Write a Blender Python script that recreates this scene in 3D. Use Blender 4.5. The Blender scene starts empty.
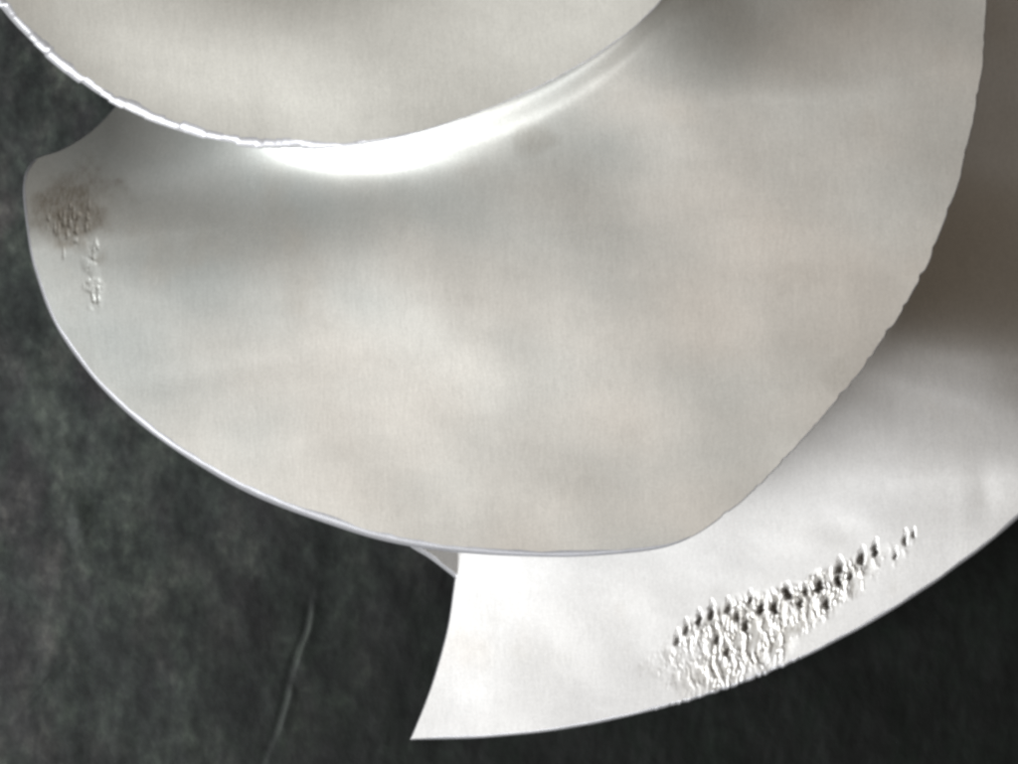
import bpy, math, random
import numpy as np

# ---------------------------------------------------------------- camera, light, exposure
S = 0.00015            # metres per reference pixel on the slate plane
H = 3800.0             # camera height in the same units
CX, CY = 509.0, 382.0
scene = bpy.context.scene
col = scene.collection

cam_d = bpy.data.cameras.new('camera')
cam = bpy.data.objects.new('camera', cam_d)
col.objects.link(cam)
cam.location = (0, 0, H * S)
cam.rotation_euler = (0, 0, 0)
cam_d.sensor_width = 36
cam_d.lens = 36 * H / 1018.0
cam_d.clip_start = 0.01
cam_d.clip_end = 100
cam_d.dof.use_dof = True
cam_d.dof.focus_distance = (H - 130) * S
cam_d.dof.aperture_fstop = 20
scene.camera = cam

world = bpy.data.worlds.new('World')
scene.world = world
world.use_nodes = True
bg = world.node_tree.nodes['Background']
bg.inputs['Color'].default_value = (1.0, 0.83, 0.64, 1)
bg.inputs['Strength'].default_value = 0.15


def lamp(name, loc, target, size, size_y, power, color):
    d = bpy.data.lights.new(name, 'AREA')
    d.shape = 'RECTANGLE'
    d.size, d.size_y, d.energy, d.color = size, size_y, power, color
    o = bpy.data.objects.new(name, d)
    col.objects.link(o)
    from mathutils import Vector
    v = Vector(target) - Vector(loc)
    o.location = loc
    o.rotation_euler = v.to_track_quat('-Z', 'Y').to_euler()
    return o


lamp('window_light', (-0.35, -0.23, 0.25), (0, 0, 0.02), 0.26, 0.20, 4.7, (0.965, 0.985, 1.0))
lamp('added_south_fill', (0.0, -0.50, 0.24), (0, 0.02, 0.02), 0.30, 0.20, 2.0, (0.965, 0.985, 1.0))  # added fill from the south, no source seen; brightens the root fillet

scene.view_settings.view_transform = 'Standard'
scene.view_settings.look = 'None'
scene.view_settings.exposure = 0.0
scene.view_settings.gamma = 1.0
scene.view_settings.use_curve_mapping = False
scene.cycles.pixel_filter_type = 'BLACKMAN_HARRIS'
scene.cycles.filter_width = 3.1

rng = np.random.default_rng(7)
HUB = (480.0, -260.0)          # shaft axis, in reference units


# ---------------------------------------------------------------- helpers
def world_xyz(px, py, z):
    """a plan point of the close-up at height z (all in reference units) -> metres"""
    k = (H - z) / H * S
    return np.stack([(px - CX) * k, (CY - py) * k, z * S], axis=-1)


def smooth(a, b, x):
    t = np.clip((x - a) / (b - a), 0, 1)
    return t * t * (3 - 2 * t)


def noise1(n, period, seed):
    r = np.random.default_rng(seed)
    k = max(2, int(n / period) + 3)
    v = r.uniform(-1, 1, k)
    x = np.arange(n) / period
    i = x.astype(int)
    f = x - i
    f = f * f * (3 - 2 * f)
    return v[i % k] * (1 - f) + v[(i + 1) % k] * f


def noise2(x, y, seed, scale):
    """smooth value noise on a hashed lattice"""
    r = np.random.default_rng(seed)
    tab = r.uniform(-1, 1, (256, 256))
    X, Y = x / scale + 1000, y / scale + 1000
    i, j = np.floor(X).astype(int), np.floor(Y).astype(int)
    f, g = X - i, Y - j
    f = f * f * (3 - 2 * f)
    g = g * g * (3 - 2 * g)
    t = lambda a, b: tab[a % 256, b % 256]
    return (t(i, j) * (1 - f) + t(i + 1, j) * f) * (1 - g) + (t(i, j + 1) * (1 - f) + t(i + 1, j + 1) * f) * g


def sinterp(x, xs, ys, sig=25.0):
    g = np.arange(-200, 1300, 2.0)
    v = np.interp(g, xs, ys)
    k = np.exp(-(np.arange(-120, 121, 2.0) / sig) ** 2 / 2)
    k /= k.sum()
    v = np.convolve(np.pad(v, 60, mode='edge'), k, mode='valid')
    return np.interp(x, g, v)


def catmull(pts, corners=()):
    """closed Catmull-Rom curve, about one sample per unit; corner indices stay sharp"""
    P = np.array(pts, float)
    n = len(P)
    out = []
    for i in range(n):
        p0, p1, p2, p3 = P[i - 1], P[i], P[(i + 1) % n], P[(i + 2) % n]
        d = np.linalg.norm(p2 - p1)
        if i in corners:
            p0 = p1 - (p2 - p1)
        if (i + 1) % n in corners:
            p3 = p2 + (p2 - p1)
        # centripetal knots
        t0 = 0
        t1 = t0 + max(np.linalg.norm(p1 - p0), 1e-6) ** .5
        t2 = t1 + max(np.linalg.norm(p2 - p1), 1e-6) ** .5
        t3 = t2 + max(np.linalg.norm(p3 - p2), 1e-6) ** .5
        t = np.linspace(t1, t2, max(3, int(d)), endpoint=False)[:, None]
        a1 = (t1 - t) / (t1 - t0) * p0 + (t - t0) / (t1 - t0) * p1
        a2 = (t2 - t) / (t2 - t1) * p1 + (t - t1) / (t2 - t1) * p2
        a3 = (t3 - t) / (t3 - t2) * p2 + (t - t2) / (t3 - t2) * p3
        b1 = (t2 - t) / (t2 - t0) * a1 + (t - t0) / (t2 - t0) * a2
        b2 = (t3 - t) / (t3 - t1) * a2 + (t - t1) / (t3 - t1) * a3
        out.append((t2 - t) / (t2 - t1) * b1 + (t - t1) / (t2 - t1) * b2)
    return np.concatenate(out)


def link(name, verts, faces, mat, parent=None, smooth_shade=True):
    me = bpy.data.meshes.new(name)
    faces = np.asarray(faces, dtype=np.int32)
    nf, k = faces.shape
    me.vertices.add(len(verts))
    me.vertices.foreach_set('co', np.asarray(verts, np.float32).ravel())
    me.loops.add(nf * k)
    me.loops.foreach_set('vertex_index', faces.ravel())
    me.polygons.add(nf)
    me.polygons.foreach_set('loop_start', np.arange(0, nf * k, k, dtype=np.int32))
    me.polygons.foreach_set('loop_total', np.full(nf, k, np.int32))
    me.polygons.foreach_set('use_smooth', np.full(nf, smooth_shade))
    me.update(calc_edges=True)
    me.validate()
    me.materials.append(mat)
    o = bpy.data.objects.new(name, me)
    col.objects.link(o)
    if parent:
        o.parent = parent
    return o


# ---------------------------------------------------------------- materials
def new_mat(name):
    m = bpy.data.materials.new(name)
    m.use_nodes = True
    nt = m.node_tree
    return m, nt, nt.nodes['Principled BSDF']


def node(nt, t, **kw):
    n = nt.nodes.new(t)
    for k, v in kw.items():
        setattr(n, k, v)
    return n


def metal(name, c_cool, c_warm, stain, rough, streak=0.13, metallic=0.55, dirt=0.0, dirt_col=(.25, .21, .16), dirt_min=.1):
    m, nt, b = new_mat(name)
    L = nt.links.new
    tc = node(nt, 'ShaderNodeTexCoord')

    def nz(scale, sc=(1, 1, 1), detail=3.0, rough_=.55, loc=(0, 0, 0), rot=0):
        mp = node(nt, 'ShaderNodeMapping')
        mp.inputs['Scale'].default_value = sc
        mp.inputs['Location'].default_value = loc
        mp.inputs['Rotation'].default_value = (0, 0, rot)
        L(tc.outputs['Object'], mp.inputs['Vector'])
        n = node(nt, 'ShaderNodeTexNoise')
        n.inputs['Scale'].default_value = scale
        n.inputs['Detail'].default_value = detail
        n.inputs['Roughness'].default_value = rough_
        L(mp.outputs['Vector'], n.inputs['Vector'])
        return n.outputs['Fac']

    def ramp(src, a, b_, ca, cb):
        r = node(nt, 'ShaderNodeValToRGB')
        r.color_ramp.elements[0].position, r.color_ramp.elements[1].position = a, b_
        r.color_ramp.elements[0].color, r.color_ramp.elements[1].color = (*ca, 1), (*cb, 1)
        L(src, r.inputs['Fac'])
        return r.outputs['Color']

    def mix(fac, a, b_, mode='MIX'):
        x = node(nt, 'ShaderNodeMix', data_type='RGBA', blend_type=mode)
        if isinstance(fac, float):
            x.inputs[0].default_value = fac
        else:
            L(fac, x.inputs[0])
        L(a, x.inputs[6])
        if isinstance(b_, tuple):
            x.inputs[7].default_value = (*b_, 1)
        else:
            L(b_, x.inputs[7])
        return x.outputs[2]

    cloud = nz(32, (1, 1.5, 1), 3.0, .5, (3.1, 1.7, 0), .5)
    ta = node(nt, 'ShaderNodeAttribute', attribute_name='tint')
    tm = node(nt, 'ShaderNodeMath', operation='MULTIPLY_ADD')
    L(cloud, tm.inputs[0])
    tm.inputs[1].default_value = .7
    L(ta.outputs['Fac'], tm.inputs[2])
    base = ramp(tm.outputs[0], .10, 1.10, c_cool, c_warm)
    st = ramp(nz(52, (1.2, 1, 1), 3, .55, (8.3, 2.2, 0)), .60, .74, (0, 0, 0), (1, 1, 1))
    sf = node(nt, 'ShaderNodeMath', operation='MULTIPLY')
    L(st, sf.inputs[0])
    sf.inputs[1].default_value = stain[3]
    base = mix(sf.outputs[0], base, stain[:3])
    if dirt:
        at = node(nt, 'ShaderNodeAttribute', attribute_name='wear')
        dt = ramp(nz(1500, (1.6, .42, 1), 4, .6, rot=-.2), .40, .60, (dirt_min,) * 3, (1, 1, 1))
        df = node(nt, 'ShaderNodeMath', operation='MULTIPLY')
        L(dt, df.inputs[0])
        L(at.outputs['Fac'], df.inputs[1])
        dg = node(nt, 'ShaderNodeMath', operation='MULTIPLY')
        L(df.outputs[0], dg.inputs[0])
        dg.inputs[1].default_value = dirt
        base = mix(dg.outputs[0], base, dirt_col)
    # satin finish: fine streaks left by polishing, running across the blades
    fine = nz(2600, (1, .16, 1), 3, .6, rot=.04)
    wide = nz(420, (1, .10, 1), 3, .6, rot=.07)
    grain = nz(3300, (1, 1, 1), 2, .6)
    sv = ramp(fine, .3, .7, (1 - streak * .6,) * 3, (1, 1, 1))
    base = mix(1.0, base, sv, 'MULTIPLY')
    sw = ramp(wide, .3, .7, (1 - streak * .3,) * 3, (1, 1, 1))
    base = mix(1.0, base, sw, 'MULTIPLY')
    sg = ramp(grain, .3, .7, (1 - streak,) * 3, (1, 1, 1))
    base = mix(1.0, base, sg, 'MULTIPLY')
    L(base, b.inputs['Base Color'])
    b.inputs['Metallic'].default_value = metallic
    rr = node(nt, 'ShaderNodeMapRange')
    rr.inputs['To Min'].default_value, rr.inputs['To Max'].default_value = rough - .07, rough + .07
    L(nz(60, (1, 2, 1), 4, .6, (1, 5, 0)), rr.inputs['Value'])
    L(rr.outputs[0], b.inputs['Roughness'])
    # low soft hollows from hand grinding + fine streak relief
    b1 = node(nt, 'ShaderNodeBump')
    b1.inputs['Strength'].default_value = .10
    b1.inputs['Distance'].default_value = .00012
    L(fine, b1.inputs['Height'])
    b2 = node(nt, 'ShaderNodeBump')
    b2.inputs['Strength'].default_value = .07
    b2.inputs['Distance'].default_value = .0016
    L(nz(44, (1, 1.6, 1), 2.5, .5, (0, 9, 0), .6), b2.inputs['Height'])
    L(b1.outputs[0], b2.inputs['Normal'])
    L(b2.outputs[0], b.inputs['Normal'])
    return m


M_A = metal('satin_steel_upper', (.52, .51, .47), (.58, .565, .52), (.42, .36, .29, .15), .46)
M_B = metal('satin_steel_middle', (.42, .45, .44), (.645, .60, .545), (.47, .39, .30, .2), .46, dirt=.85, dirt_col=(.20, .17, .13), dirt_min=.6)
M_C = metal('satin_steel_lower', (.69, .69, .70), (.74, .725, .70), (.56, .50, .42, .25), .46, dirt=.6, dirt_col=(.27, .245, .20), dirt_min=.25)
M_RIM_B = metal('dull_steel_edge', (.23, .23, .245), (.33, .33, .34), (.3, .28, .25, .2), .5)
M_RIM = metal('bare_steel_edge', (.35, .35, .368), (.46, .46, .472), (.6, .6, .6, .1), .42)


def slate_mat():
    m, nt, b = new_mat('dark_slate')
    L = nt.links.new
    tc = node(nt, 'ShaderNodeTexCoord')

    def nz(scale, sc=(1, 1, 1), detail=4.0, loc=(0, 0, 0), rot=0):
        mp = node(nt, 'ShaderNodeMapping')
        mp.inputs['Scale'].default_value = sc
        mp.inputs['Location'].default_value = loc
        mp.inputs['Rotation'].default_value = (0, 0, rot)
        L(tc.outputs['Object'], mp.inputs['Vector'])
        n = node(nt, 'ShaderNodeTexNoise')
        n.inputs['Scale'].default_value = scale
        n.inputs['Detail'].default_value = detail
        n.inputs['Roughness'].default_value = .62
        L(mp.outputs['Vector'], n.inputs['Vector'])
        return n.outputs['Fac']

    def ramp(src, stops):
        r = node(nt, 'ShaderNodeValToRGB')
        e = r.color_ramp.elements
        while len(e) < len(stops):
            e.new(.5)
        for el, (p, c) in zip(e, stops):
            el.position, el.color = p, (*c, 1)
        L(src, r.inputs['Fac'])
        return r.outputs['Color']

    big = ramp(nz(110, (1.3, .8, 1), 7, rot=.25), [(.30, (.012, .014, .0145)), (.5, (.025, .030, .0275)), (.70, (.052, .060, .052))])
    fib = ramp(nz(170, (1.2, .78, 1), 7, rot=-.3), [(.34, (.66, .67, .67)), (.55, (1, 1, 1)), (.74, (1.4, 1.44, 1.34))])
    x = node(nt, 'ShaderNodeMix', data_type='RGBA', blend_type='MULTIPLY')
    x.inputs[0].default_value = 1
    fin = ramp(nz(560, (1.1, .85, 1), 4, (2, 7, 0), rot=-.3), [(.32, (.55, .55, .56)), (.52, (1, 1, 1)), (.72, (1.7, 1.72, 1.62))])
    x0 = node(nt, 'ShaderNodeMix', data_type='RGBA', blend_type='MULTIPLY')
    x0.inputs[0].default_value = .8
    L(big, x0.inputs[6])
    L(fin, x0.inputs[7])
    big = x0.outputs[2]
    L(big, x.inputs[6])
    L(fib, x.inputs[7])
    # a cold purple tinge in places
    tin = ramp(nz(90, (1, .6, 1), 3, (4, 4, 0)), [(.46, (1, 1, 1)), (.62, (1.16, .96, 1.06))])
    y = node(nt, 'ShaderNodeMix', data_type='RGBA', blend_type='MULTIPLY')
    y.inputs[0].default_value = 1
    L(x.outputs[2], y.inputs[6])
    L(tin, y.inputs[7])
    at = node(nt, 'ShaderNodeAttribute', attribute_name='fresh')
    fo = node(nt, 'ShaderNodeAttribute', attribute_name='falloff')
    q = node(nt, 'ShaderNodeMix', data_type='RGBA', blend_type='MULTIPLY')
    L(fo.outputs['Fac'], q.inputs[0])
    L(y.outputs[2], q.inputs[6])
    q.inputs[7].default_value = (.02, .055, .035, 1)        # light falloff painted into the stone colour
    z = node(nt, 'ShaderNodeMix', data_type='RGBA', blend_type='MIX')
    L(at.outputs['Fac'], z.inputs[0])
    L(q.outputs[2], z.inputs[6])
    z.inputs[7].default_value = (.055, .063, .055, 1)       # freshly broken stone is paler
    L(z.outputs[2], b.inputs['Base Color'])
    b.inputs['Roughness'].default_value = .62
    b.inputs['Specular IOR Level'].default_value = .2
    bp = node(nt, 'ShaderNodeBump')
    bp.inputs['Strength'].default_value = .22
    bp.inputs['Distance'].default_value = .0006
    L(nz(420, (1.1, .75, 1), 5, rot=-.3), bp.inputs['Height'])
    L(bp.outputs[0], b.inputs['Normal'])
    return m


# ---------------------------------------------------------------- the slate it stands on
def slate():
    inner = np.arange(-560, 561, 2.0)
    far = 560 + np.cumsum(1.18 ** np.arange(1, 34) * 4)
    ax = np.concatenate([-far[::-1], inner, far])
    X, Y = np.meshgrid(ax + CX, ax * 1.0 + CY)
    Z = 2.2 * noise2(X, Y, 1, 95) + 1.0 * noise2(X * 1.2 + .3 * Y, Y * .7, 2, 26) + .3 * noise2(X * 1.2 + .3 * Y, Y * .7, 3, 9)
    # cleft: the layer on its left ends in a low ragged lip running down to the lower edge
    cx = np.interp(Y, [560, 612, 640, 672, 700, 738, 800, 900], [322, 311, 306, 294, 288, 276, 250, 215])
    cx = cx + 1.6 * noise2(X * 0, Y, 5, 14)
    d = X - cx
    w = smooth(560, 615, Y) * (1 - smooth(735, 830, Y))
    gap = np.interp(Y, [600, 612, 625, 660, 672, 684, 694, 728, 742, 800], [.2, .7, 1, 1, .4, .35, .75, .7, .4, .35])
    Z += w * gap * (2.4 * np.exp(-((d - 1) / np.where(d < 1, 1.8, 9)) ** 2) - 1.6 * np.exp(-((d + 5) / 3) ** 2))
    fresh = w * (gap - .35) * .9 * np.exp(-((d + .5) / 1.4) ** 2)
    # a small chipped mark further left
    Z += 4.0 * np.exp(-(((X - 78) / 9) ** 2 + ((Y - 518) / 20) ** 2)) + 2.5 * np.exp(-(((X - 40 + (Y - 690) * .9) / 4) ** 2 + ((Y - 690) / 25) ** 2))
    Z -= 9.0
    V = np.stack([(X - CX) * S, (CY - Y) * S, Z * S], -1).reshape(-1, 3)
    n = len(ax)
    i = np.arange(n * n).reshape(n, n)
    F = np.stack([i[1:, :-1], i[1:, 1:], i[:-1, 1:], i[:-1, :-1]], -1).reshape(-1, 4)
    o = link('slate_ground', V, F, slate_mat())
    a_ = o.data.attributes.new('fresh', 'FLOAT', 'POINT')
    a_.data.foreach_set('value', fresh.astype(np.float32).ravel())
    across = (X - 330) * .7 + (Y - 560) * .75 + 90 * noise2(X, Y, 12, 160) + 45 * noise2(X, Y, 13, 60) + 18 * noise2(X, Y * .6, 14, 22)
    falloff = smooth(-420, 330, across)  # painted light falloff: slate darkens toward lower right, edge broken by noise
    a_ = o.data.attributes.new('falloff', 'FLOAT', 'POINT')
    a_.data.foreach_set('value', falloff.astype(np.float32).ravel())
    o['kind'] = 'structure'
    o['label'] = 'dark grey-green slate surface under the steel impeller'
    return o


# ---------------------------------------------------------------- blades
def phi(x, y):
    """degrees of turn round the shaft, 0 = left, 90 = bottom, 180 = right"""
    return np.degrees(np.arctan2(y - HUB[1], HUB[0] - x))


def blade_phi(x, y, cut=-90):
    a = phi(x, y)
    return np.where(a < cut, a + 360, a)


PITCH = 1.25


def z_lower(x, y):
    r = np.hypot(x - HUB[0], y - HUB[1])
    z = 102 + PITCH * (blade_phi(x, y) - 86) - 66 * smooth(560, 1060, r)
    z = z + 2.2 * noise2(x, y, 80, 130) + .6 * noise2(x, y, 81, 50)
    for (a, b_, ra, rb_, h_) in [(838, 530, 24, 16, 1.1), (985, 490, 16, 30, 1.5), (770, 560, 30, 20, .6), (640, 660, 30, 22, .5)]:
        z = z - h_ * np.exp(-((x - a) / ra) ** 2 - ((y - b_) / rb_) ** 2)
    z = z + 1.2 * smooth(505, 540, y) * np.clip(457 - x, 0, 42) * (1 - smooth(571, 580, y))
    z = z - 80 * (1 - smooth(140, 385, y - .28 * (x - 900))) * smooth(740, 900, x)
    z = z + .10 * (np.hypot(np.clip(x - 740, 0, 420), 40) - 40) * smooth(360, 480, y)
    t = np.clip(345 + .28 * (x - 900) - y, 0, 420)
    return z - .36 * t * t / (t + 110) * smooth(760, 900, x)


def lip_curve(x):
    xs = np.array([0, 100, 180, 250, 330, 395, 450, 500, 560, 610, 650, 700, 760])
    ys = np.array([10, 85, 125, 143, 150, 140, 126, 107, 80, 50, 17, -30, -90])
    return sinterp(x, xs, ys, 14)


def z_middle(x, y):
    r = np.hypot(x - HUB[0], y - HUB[1])
    z = 128 + PITCH * (blade_phi(x, y) - 43) - 26 * smooth(420, 900, r)
    # soft shallow hollow across the face, and the root fillet that climbs to the blade above
    z = z - 22 * np.exp(-(((x - 270) / 140) ** 2 + ((y + .15 * (x - 270) - 180) / 62) ** 2))
    d = (y - lip_curve(x)) * .88
    wid = sinterp(x, [250, 330, 400, 480, 560, 640, 700], [24, 26, 28, 27, 24, 20, 14])
    hgt = sinterp(x, [255, 310, 360, 410, 460, 520, 600, 660, 730], [0, 7, 18, 24, 26, 26, 22, 15, 0])
    z = z - 130 * (1 - smooth(10, 255, y + .12 * x)) * (1 - smooth(110, 330, x))
    yy = y + .10 * (x - 780) + 16 * noise2(x, y, 77, 120)
    z = z - 57 * (1 - smooth(-110, 92, yy)) * smooth(620, 760, x) * (1 - smooth(850, 1040, x))
    z = z + 3 * noise2(x, y, 78, 150) + 1.1 * noise2(x, y, 79, 70)
    t = y - (388 - .16 * (x - 120))
    z = z - .35 * np.exp(-(t / 14) ** 2) * smooth(90, 150, x) * (1 - smooth(260, 380, x))
    dd = np.clip(d + sinterp(x, [330, 420, 520], [14, 10, 5]), 0, None)
    z = z + hgt * np.exp(-(dd / wid) ** 2)
    cap = z_upper(x, y) - 3 + 3 * np.clip(d - 4, 0, 60)
    z = np.where(z > cap - 4, cap - 4 * np.exp(-np.clip((z - cap + 4) / 4, 0, 20)), z)
    return z


def z_upper(x, y):
    r = np.hypot(x - HUB[0], y - HUB[1])
    z = 195 + PITCH * (blade_phi(x, y) - 43) - 23 * smooth(200, 400, np.hypot(x - 320, y + 215)) + 2.4 * noise2(x, y, 82, 130)
    return z


def strokes(seed, pts, dark, box):
    """eroded pits: list of (x, y, half length, half width, depth)"""
    return list(pts) + list(dark)


def pit_depth(x, y, pits, lean, mask=None, amp=0.0, seed=70):
    """eroded metal: ragged noise pits inside the mask, plus single deep slots"""
    z = np.zeros_like(x)
    c, s = math.cos(lean), math.sin(lean)
    if mask is not None:
        u = x * s - y * c
        v = x * c + y * s
        v = v + 2.2 * noise2(u, v, seed + 5, 13)
        n = .5 * noise2(u / 3.0, v, seed, 3.8) + .38 * noise2(u / 3.4, v, seed + 1, 2.2) + .3 * noise2(u / 2.0, v, seed + 2, 1.6)
        n = n - .22 + .34 * noise2(x, y, seed + 3, 15)
        m = mask(x, y)
        z += m * amp * (.5 * smooth(-.1, .5, n) - .95 * smooth(-.05, .4, -n))
    for (px, py, hl, hw, dep) in pits:
        sel = (abs(x - px) < 2.6 * hl) & (abs(y - py) < 2.6 * hl)
        if not sel.any():
            continue
        dx, dy = x[sel] - px, y[sel] - py
        u = (dx * s - dy * c) / hl
        v = (dx * c + dy * s) / hw
        v = v + .35 * noise2(u * 3, dx * 0 + px, seed + 9, 1.0)
        un = np.where(u > 0, u / 1.5, u / .62)
        d = np.sqrt(un * un + v * v * np.clip(1 + .25 * u, .6, 1.6))
        z[sel] = np.where(d < 1.15, np.minimum(z[sel], -dep * (1 - smooth(.12, 1.15, d))), z[sel])
        z[sel] += .06 * dep * np.exp(-((u + 1.25) / .6) ** 2 - (v / .75) ** 2)
    return z


def blade(name, label, pts, corners, centre, zf, thick, width, chips, spacing, mat, rim_mat, parent, rings,
          tint=lambda x, y: .2 + 0 * x, pits=None, wear=None, patch=None, patch_mat=None, patch_label=None, patch_name='pitted_patch'):
    """One cast blade: top face, rounded rim, underside. width(P) -> bevel width along the outline."""
    P = catmull(pts, corners)
    sp = spacing(P)
    # resample by local spacing
    seg = np.linalg.norm(np.roll(P, -1, 0) - P, axis=1)
    cum = np.concatenate([[0], np.cumsum(seg / sp)])
    n = int(cum[-1])
    t = np.linspace(0, cum[-1], n, endpoint=False)
    Pc = np.vstack([P, P[:1]])
    P = np.stack([np.interp(t, cum, Pc[:, 0]), np.interp(t, cum, Pc[:, 1])], -1)
    T = np.roll(P, -1, 0) - np.roll(P, 1, 0)
    T /= np.linalg.norm(T, axis=1)[:, None]
    N = np.stack([T[:, 1], -T[:, 0]], -1)
    O = np.array(centre, float)
    sgn = np.sign(((P - O) * N).sum(1).mean())
    N *= sgn
    w, drop, off = width(P)
    off = off + chips(P)
    w = w * (1 + .16 * noise1(n, 26, 91) + .14 * noise1(n, 7, 92))
    drop = drop * (1 + .25 * noise1(n, 34, 93))
    P = P + N * off[:, None]
    rad = (P - O) / np.linalg.norm(P - O, axis=1)[:, None]
    ins = w / np.clip((rad * N).sum(1), .45, 1)
    Q = P - rad * ins[:, None]
    R = np.asarray(rings)
    G = O + (Q - O)[:, None, :] * R[None, :, None]        # n x rings x 2
    gx, gy = G[..., 0], G[..., 1]
    gz = zf(gx, gy)
    if pits is not None:
        gz = gz + pit_depth(gx, gy, *pits)
    m = len(R)
    top = world_xyz(gx, gy, gz)
    zq = gz[:, -1]
    # underside
    Rb = np.array([1.0, .85, .6, .35, .12])
    Gb = O + (P - N * 2.0 - O)[:, None, :] * Rb[None, :, None]
    zb = zf(Gb[..., 0], Gb[..., 1]) - thick
    und = world_xyz(Gb[..., 0], Gb[..., 1], zb)
    idx = np.arange(n * m).reshape(n, m)
    nx = np.roll(idx, -1, 0)
    F = np.stack([idx[:, :-1], idx[:, 1:], nx[:, 1:], nx[:, :-1]], -1)
    if sgn * 1 < 0:
        pass
    keep = np.ones(F.shape[:2], bool)
    cxm, cym = gx[:, :-1], gy[:, :-1]
    if patch is not None:
        keep = ~patch(cxm, cym)
    ib = np.arange(n * len(Rb)).reshape(n, len(Rb)) + n * m
    nb = np.roll(ib, -1, 0)
    Fb = np.stack([ib[:, :-1], ib[:, 1:], nb[:, 1:], nb[:, :-1]], -1).reshape(-1, 4)
    V = np.concatenate([top.reshape(-1, 3), und.reshape(-1, 3)])

    def orient(Fq, V_, up):
        a, b_, c = V_[Fq[:, 0]], V_[Fq[:, 1]], V_[Fq[:, 2]]
        nz_ = np.cross(b_ - a, c - a)[:, 2].mean()
        return Fq if (nz_ > 0) == up else Fq[:, ::-1]

    Ft = orient(F[keep], V, True)
    Fb = orient(Fb, V, False)
    bo = link(name, V, np.concatenate([Ft, Fb]), mat, parent)
    bo['label'] = label
    tv = np.zeros(len(V), np.float32)
    tv[:n * m] = tint(gx, gy).ravel()
    a_ = bo.data.attributes.new('tint', 'FLOAT', 'POINT')
    a_.data.foreach_set('value', tv)
    wv = np.zeros(len(V), np.float32)
    if wear is not None:
        wv[:n * m] = wear(gx, gy).ravel()
        a_ = bo.data.attributes.new('wear', 'FLOAT', 'POINT')
        a_.data.foreach_set('value', wv)
    # rim: rounded shoulder then the flank
    ang = np.linspace(0, math.pi / 2, 7)
    rx, ry, rz = [], [], []
    for a in ang:
        p = Q + rad * (ins * math.sin(a))[:, None]
        rx.append(p[:, 0]); ry.append(p[:, 1])
        rz.append(zq - drop * (1 - math.cos(a)))
    pe = P - N * 2.0
    rx.append(pe[:, 0]); ry.append(pe[:, 1]); rz.append(zb[:, 0])
    rv = world_xyz(np.stack(rx, 1), np.stack(ry, 1), np.stack(rz, 1))
    k = rv.shape[1]
    ir = np.arange(n * k).reshape(n, k)
    nr = np.roll(ir, -1, 0)
    Fr = np.stack([ir[:, :-1], ir[:, 1:], nr[:, 1:], nr[:, :-1]], -1).reshape(-1, 4)
    rim = link('rim', rv.reshape(-1, 3), orient(Fr, rv.reshape(-1, 3), True), rim_mat, bo)
    if patch is not None:
        Fp = F[~keep]
        used, inv = np.unique(Fp, return_inverse=True)
        po = link(patch_name, V[used], orient(inv.reshape(Fp.shape), V[used], True), patch_mat, bo)
        po['label'] = patch_label
        a_ = po.data.attributes.new('tint', 'FLOAT', 'POINT')
        a_.data.foreach_set('value', tv[used])
        if wear is not None:
            a_ = po.data.attributes.new('wear', 'FLOAT', 'POINT')
            a_.data.foreach_set('value', wv[used])
    return bo


impeller = bpy.data.objects.new('impeller', None)
col.objects.link(impeller)
impeller.location = (0, 0, 0)
impeller['label'] = 'worn satin steel impeller with three overlapping spiral blades lying on dark slate'
impeller['category'] = 'impeller'
slate()

# --- hub, standing on the slate above the frame
def hub():
    prof = [(60, -8), (168, -8), (176, 0), (172, 60), (158, 150), (140, 240), (124, 310), (112, 326), (70, 330), (60, 322)]
    n = 96
    cx, cy = (HUB[0] - CX), (CY - HUB[1])
    V, F = [], []
    for i in range(n):
        a = 2 * math.pi * i / n
        for (r, z) in prof:
            V.append(((cx * .95 + r * math.cos(a)) * S, (cy * .95 + r * math.sin(a)) * S, z * S))
    k = len(prof)
    for i in range(n):
        for j in range(k):
            a, b_ = i * k + j, ((i + 1) % n) * k + j
            c, d = ((i + 1) % n) * k + (j + 1) % k, i * k + (j + 1) % k
            F.append((a, b_, c, d))
    link('hub', V, F, M_A, impeller)


hub()

near = lambda x, pts: np.interp(x, *pts)


def lin_spacing(P):
    return np.where((P[:, 0] > -30) & (P[:, 0] < 1050) & (P[:, 1] > -30) & (P[:, 1] < 790), 1.6, 7.0)


RINGS = np.concatenate([np.linspace(.0005, .55, 40, endpoint=False), np.linspace(.55, 1, 110)])


# --- lower blade (bright, pitted)
LOW = [(410, 740), (480, 738), (560, 730), (640, 714), (700, 698), (760, 677), (830, 645), (900, 606), (960, 565), (1018, 519),
       (1110, 425), (1190, 300), (1225, 150), (1210, -40), (1120, -220), (950, -340), (720, -360), (560, -280), (470, -60), (430, 200),
       (405, 420), (398, 520), (404, 541), (430, 559), (455, 578), (447, 630), (430, 690)]


def w_low(P):
    x, y = P[:, 0], P[:, 1]
    outer = (y > 510) & (y > 740 - (x - 410) * .40) & (x > 411)
    w = np.where(outer, np.interp(x, [411, 440, 600, 1018], [1, 3, 3.2, 3.6]), 1.2)
    w = np.where((x < 456) & (y < 579) & (y > 400), 4.0, w)
    return w, np.full(len(P), 9.0), np.zeros(len(P))


def c_low(P):
    x, y = P[:, 0], P[:, 1]
    n = len(P)
    z = (y > 600) & (x > 655) & (x < 800)
    return np.where(z, .8 * noise1(n, 3, 31) + .3 * noise1(n, 9, 32), .25 * noise1(n, 22, 33))


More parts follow.
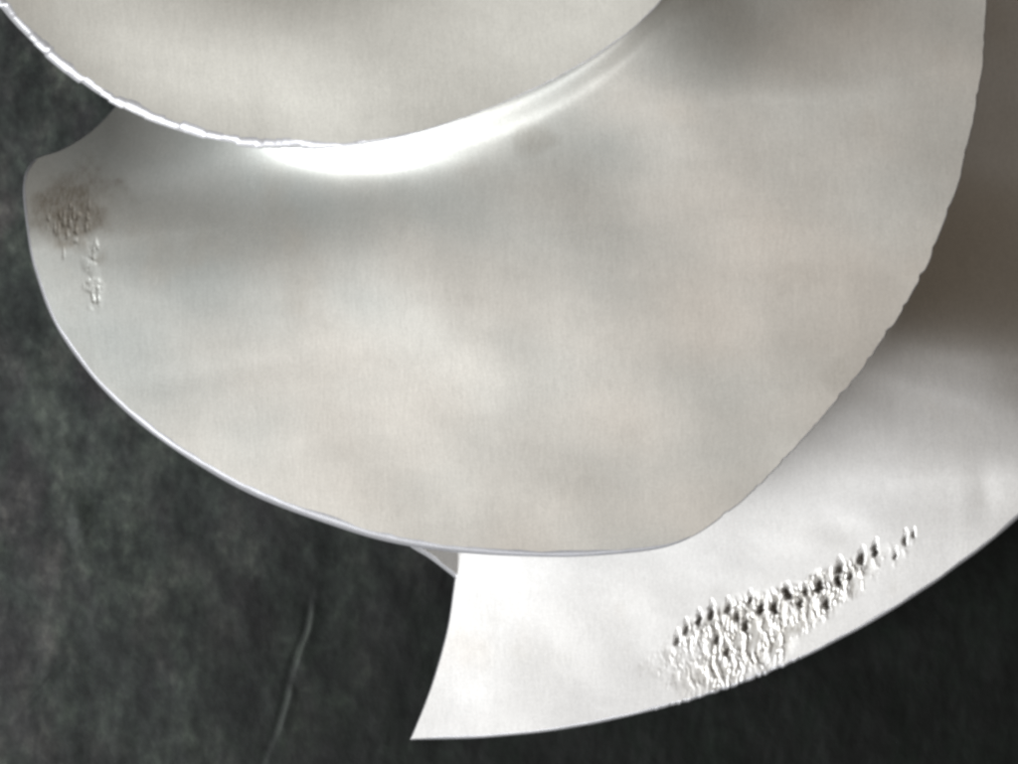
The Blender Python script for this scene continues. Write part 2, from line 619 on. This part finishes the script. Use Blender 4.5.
dark = [(699, 621, 9, 3.0, 11), (711, 615, 11, 3.2, 13), (728, 609, 9, 3.4, 9), (761, 610, 9, 3.6, 12), (775, 609, 11, 3.6, 13),
        (787, 595, 9, 4.6, 15), (819, 588, 9, 4.2, 15), (839, 570, 10, 4.0, 13), (838, 582, 9, 3.6, 13), (826, 605, 9, 3.6, 11),
        (862, 560, 10, 4.0, 14), (875, 552, 10, 3.2, 13), (905, 541, 9, 2.6, 8), (913, 535, 6, 2, 6), (895, 556, 7, 2, 6),
        (746, 627, 10, 3.6, 11), (677, 641, 9, 3, 8), (686, 630, 9, 2.6, 8), (737, 617, 8, 3, 8), (800, 604, 8, 3, 9), (750, 600, 8, 2.4, 7),
        (806, 592, 7, 3, 8), (850, 577, 7, 3, 8), (716, 640, 9, 3, 9), (727, 652, 9, 3, 8)]
upper_y = lambda x: np.interp(x, [640, 660, 690, 730, 790, 840, 880, 920], [650, 640, 622, 606, 590, 566, 550, 535])
edge_y = lambda x: np.interp(x, [640, 700, 760, 830, 900, 960], [714, 698, 677, 645, 606, 565])


def low_wear(x, y):
    """how far the erosion has gone, 0 to 1"""
    wob = 9 * noise2(x, y, 44, 16)
    t = (y - upper_y(x)) / np.maximum(edge_y(x) - upper_y(x), 10)
    reach = np.interp(x, [650, 690, 760, 800, 850, 900], [.8, 1.15, 1.1, .9, .6, .3]) + wob / 60
    m = smooth(652, 716, x + 2.2 * wob + 10 * noise2(x, y, 43, 5)) * (1 - smooth(850, 905, x + wob)) * smooth(-.12, .06, t + wob / 150) * (1 - smooth(reach - .35, reach, t))
    return np.clip(m, 0, 1)


def low_stain(x, y):
    s_ = low_wear(x, y)
    for (a, b_, ra, rb_, k) in [(641, 667, 7, 6, .30), (714, 594, 16, 9, .22), (768, 583, 22, 10, .16), (836, 532, 30, 18, .16), (715, 682, 10, 12, .35),
                                (985, 492, 18, 34, .14), (620, 590, 40, 26, .05)]:
        q = np.hypot((x - a) / ra, (y - b_) / rb_) + .4 * noise2(x, y, 39, 9)
        s_ = np.maximum(s_, k * (1 - smooth(.2, 1.3, q)))
    return s_


dark = [(a, b_, c * .95, d * 1.1, e * .95) for a, b_, c, d, e in dark]


def low_patch(x, y):
    wob = 6 * noise2(x, y, 44, 12)
    return (x > 640 + wob) & (x < 922 + wob) & (y > upper_y(x) - 16 + wob) & (y < edge_y(x) - 8)


def sp_low(P):
    s = lin_spacing(P)
    a = (P[:, 0] > 560) & (P[:, 0] < 1010) & (P[:, 1] > 480)
    return np.where(a, 1.05, s)


R_LOW = np.concatenate([np.linspace(.0005, .5, 60, endpoint=False), np.linspace(.5, .66, 50, endpoint=False), np.linspace(.66, 1, 240)])
blade('blade', 'lowest blade, brightest, with a row of dark pits along its outer edge', LOW, (0, 24), (850, 250), z_lower, 18, w_low, c_low,
      sp_low, M_C, M_RIM, impeller, R_LOW, pits=(dark, .04, low_wear, 1.25, 70), wear=low_stain, patch=low_patch, patch_mat=M_C,
      patch_label='eroded band of dark pits and bright ridges')

# --- middle blade (largest in view)
MID = [(24, 178), (25, 215), (34, 268), (54, 322), (88, 372), (135, 420), (190, 460), (250, 494), (310, 518), (380, 540), (450, 552), (530, 557),
       (610, 555), (668, 547), (705, 530), (740, 503), (780, 465), (830, 408), (880, 344), (925, 270), (955, 195), (975, 115), (985, 40),
       (986, -40), (965, -150), (900, -270), (780, -350), (620, -380), (480, -330), (390, -190), (270, -40), (160, 40), (122, 98), (92, 130), (60, 150), (34, 160)]


def w_mid(P):
    x, y = P[:, 0], P[:, 1]
    w = np.interp(x, [20, 40, 130, 300, 420, 560, 660, 700], [2.4, 3, 5.5, 8, 7.5, 6, 3.5, 1.4])
    w = np.where((x > 690) | (y < 160), 1.0, w)
    drop = np.interp(x, [20, 60, 300, 450, 690, 720], [6, 8, 11, 9, 5, 1.2])
    drop = np.where(y < 160, 3, drop)
    return w, drop, np.zeros(len(P))


def c_mid(P):
    x, y = P[:, 0], P[:, 1]
    n = len(P)
    right = smooth(690, 740, x) * (y < 540)
    nick = np.zeros(n)
    for (nx_, ny_, s, d) in [(948, 208, 4, 3), (935, 248, 5, 3), (922, 276, 4, 4), (905, 306, 3, 3), (890, 332, 4, 4), (868, 358, 3, 3), (842, 396, 3, 3),
                             (815, 425, 3, 2), (783, 459, 4, 4), (758, 488, 3, 2), (727, 516, 4, 4), (968, 150, 5, 2), (978, 95, 4, 2)]:
        nick -= d * np.exp(-((x - nx_) ** 2 + (y - ny_) ** 2) / s ** 2)
    return right * (.7 * noise1(n, 19, 51) + .5 * noise1(n, 5, 52)) + nick * .55 + .3 * noise1(n, 30, 53)


rb = random.Random(12)
mid_pits = [(rb.gauss(66, 13), rb.gauss(224, 13), rb.uniform(3, 9), rb.uniform(1.2, 2.4), rb.uniform(.4, 1.3)) for _ in range(34)]
mid_pits = [q for q in mid_pits if q[0] > 46]
mid_pits += [(rb.gauss(92, 5), rb.uniform(236, 305), rb.uniform(3, 8), rb.uniform(1.2, 2.2), rb.uniform(.5, 1.3)) for _ in range(16)]


def mid_wear(x, y):
    wob = .45 * noise2(x, y, 46, 11)
    return 1 - smooth(.3, 1.1, np.hypot((x - 91 - .1 * (y - 265)) / 12, (y - 266) / 42) + wob)


def mid_smudge(x, y):
    wob = .45 * noise2(x, y, 41, 20) + .2 * noise2(x, y, 42, 7)
    return 1 - smooth(.1, 1.15, np.hypot((x - 76) / 52, (y - 212) / 52) + wob)


def mid_stain(x, y):
    s_ = .9 * mid_smudge(x, y)
    for (a, b_, ra, rb_, k) in [(534, 140, 22, 17, .42), (796, 276, 26, 18, .16), (846, 378, 30, 20, .22), (470, 170, 12, 10, .14), (690, 190, 30, 40, .08),
                                (560, 480, 40, 30, .08), (930, 250, 40, 70, .10)]:
        q = np.hypot((x - a) / ra, (y - b_) / rb_) + .35 * noise2(x, y, 47, 14)
        s_ = np.maximum(s_, k * (1 - smooth(.2, 1.25, q)))
    return s_


def mid_tint(x, y):
    t = x + .7 * (y - 260) + 110 * noise2(x, y, 48, 150) + 50 * noise2(x, y, 49, 60)
    return .46 * smooth(150, 760, t) + .16 * noise2(.8 * x + .6 * y, 1.5 * y - .7 * x, 38, 95)


def mid_patch(x, y):
    wob = 5 * noise2(x, y, 45, 14)
    cx_ = np.interp(y, [195, 240, 310], [58, 74, 100])
    hw = np.interp(y, [192, 205, 240, 290, 312], [4, 26, 32, 16, 3])
    return (abs(x - cx_) < hw + wob) & (y > 192) & (y < 312) & (x > 36)


def sp_mid(P):
    s = lin_spacing(P)
    return np.where((P[:, 0] < 120) & (P[:, 1] > 140) & (P[:, 1] < 380), .9, s)


R_MID = np.concatenate([np.linspace(.0005, .55, 90, endpoint=False), np.linspace(.55, .78, 60, endpoint=False), np.linspace(.78, 1, 110)])
blade('blade', 'middle blade, largest in view, with a brown worn spot at its left tip', MID, (), (540, 190), z_middle, 18, w_mid, c_mid,
      sp_mid, M_B, M_RIM_B, impeller, R_MID, pits=(mid_pits, .0, mid_wear, .6, 90), tint=mid_tint, wear=mid_stain, patch=mid_patch, patch_mat=M_B, patch_label='brown worn spot with small pits',
      patch_name='worn_spot')

# --- upper blade (chipped rim)
UP = [(0, 8), (24, 35), (50, 59), (90, 90), (135, 115), (180, 132), (225, 143), (270, 148), (320, 149), (370, 143), (425, 131), (470, 116), (520, 96),
      (565, 74), (610, 46), (645, 18), (670, -10), (715, -80), (735, -180), (710, -290), (620, -390), (470, -430), (250, -420), (60, -350), (-70, -230), (-80, -120), (-45, -50)]


def w_up(P):
    x, y = P[:, 0], P[:, 1]
    n = len(P)
    r = np.random.default_rng(21)
    w = np.zeros(n)
    dr = np.zeros(n)
    i = 0
    while i < n:                       # chipped facets of uneven length
        l = int(r.integers(5, 20))
        w[i:i + l] = r.uniform(8.0, 11.5)
        dr[i:i + l] = r.uniform(5.5, 13)
        i += l
    f = np.interp(x, [-60, 0, 60, 300, 340, 420], [1, 1, .95, .9, .5, .14])
    f = np.where(y < -20, .4, f)
    return np.maximum(w * f, 1.0), np.maximum(dr * f, 1.4), np.zeros(n)


def c_up(P):
    x, y = P[:, 0], P[:, 1]
    n = len(P)
    r = np.random.default_rng(22)
    v = np.zeros(n)
    i = 0
    while i < n:
        l = int(r.integers(6, 24))
        v[i:i + l] = r.uniform(-1.3, 1.1)
        i += l
    return np.where(x < 335, v, v * .35) + .3 * noise1(n, 9, 61)


blade('blade', 'top blade, its rim chipped into small bright facets', UP, (), (330, -150), z_upper, 20, w_up, c_up, lin_spacing, M_A, M_RIM, impeller, RINGS)
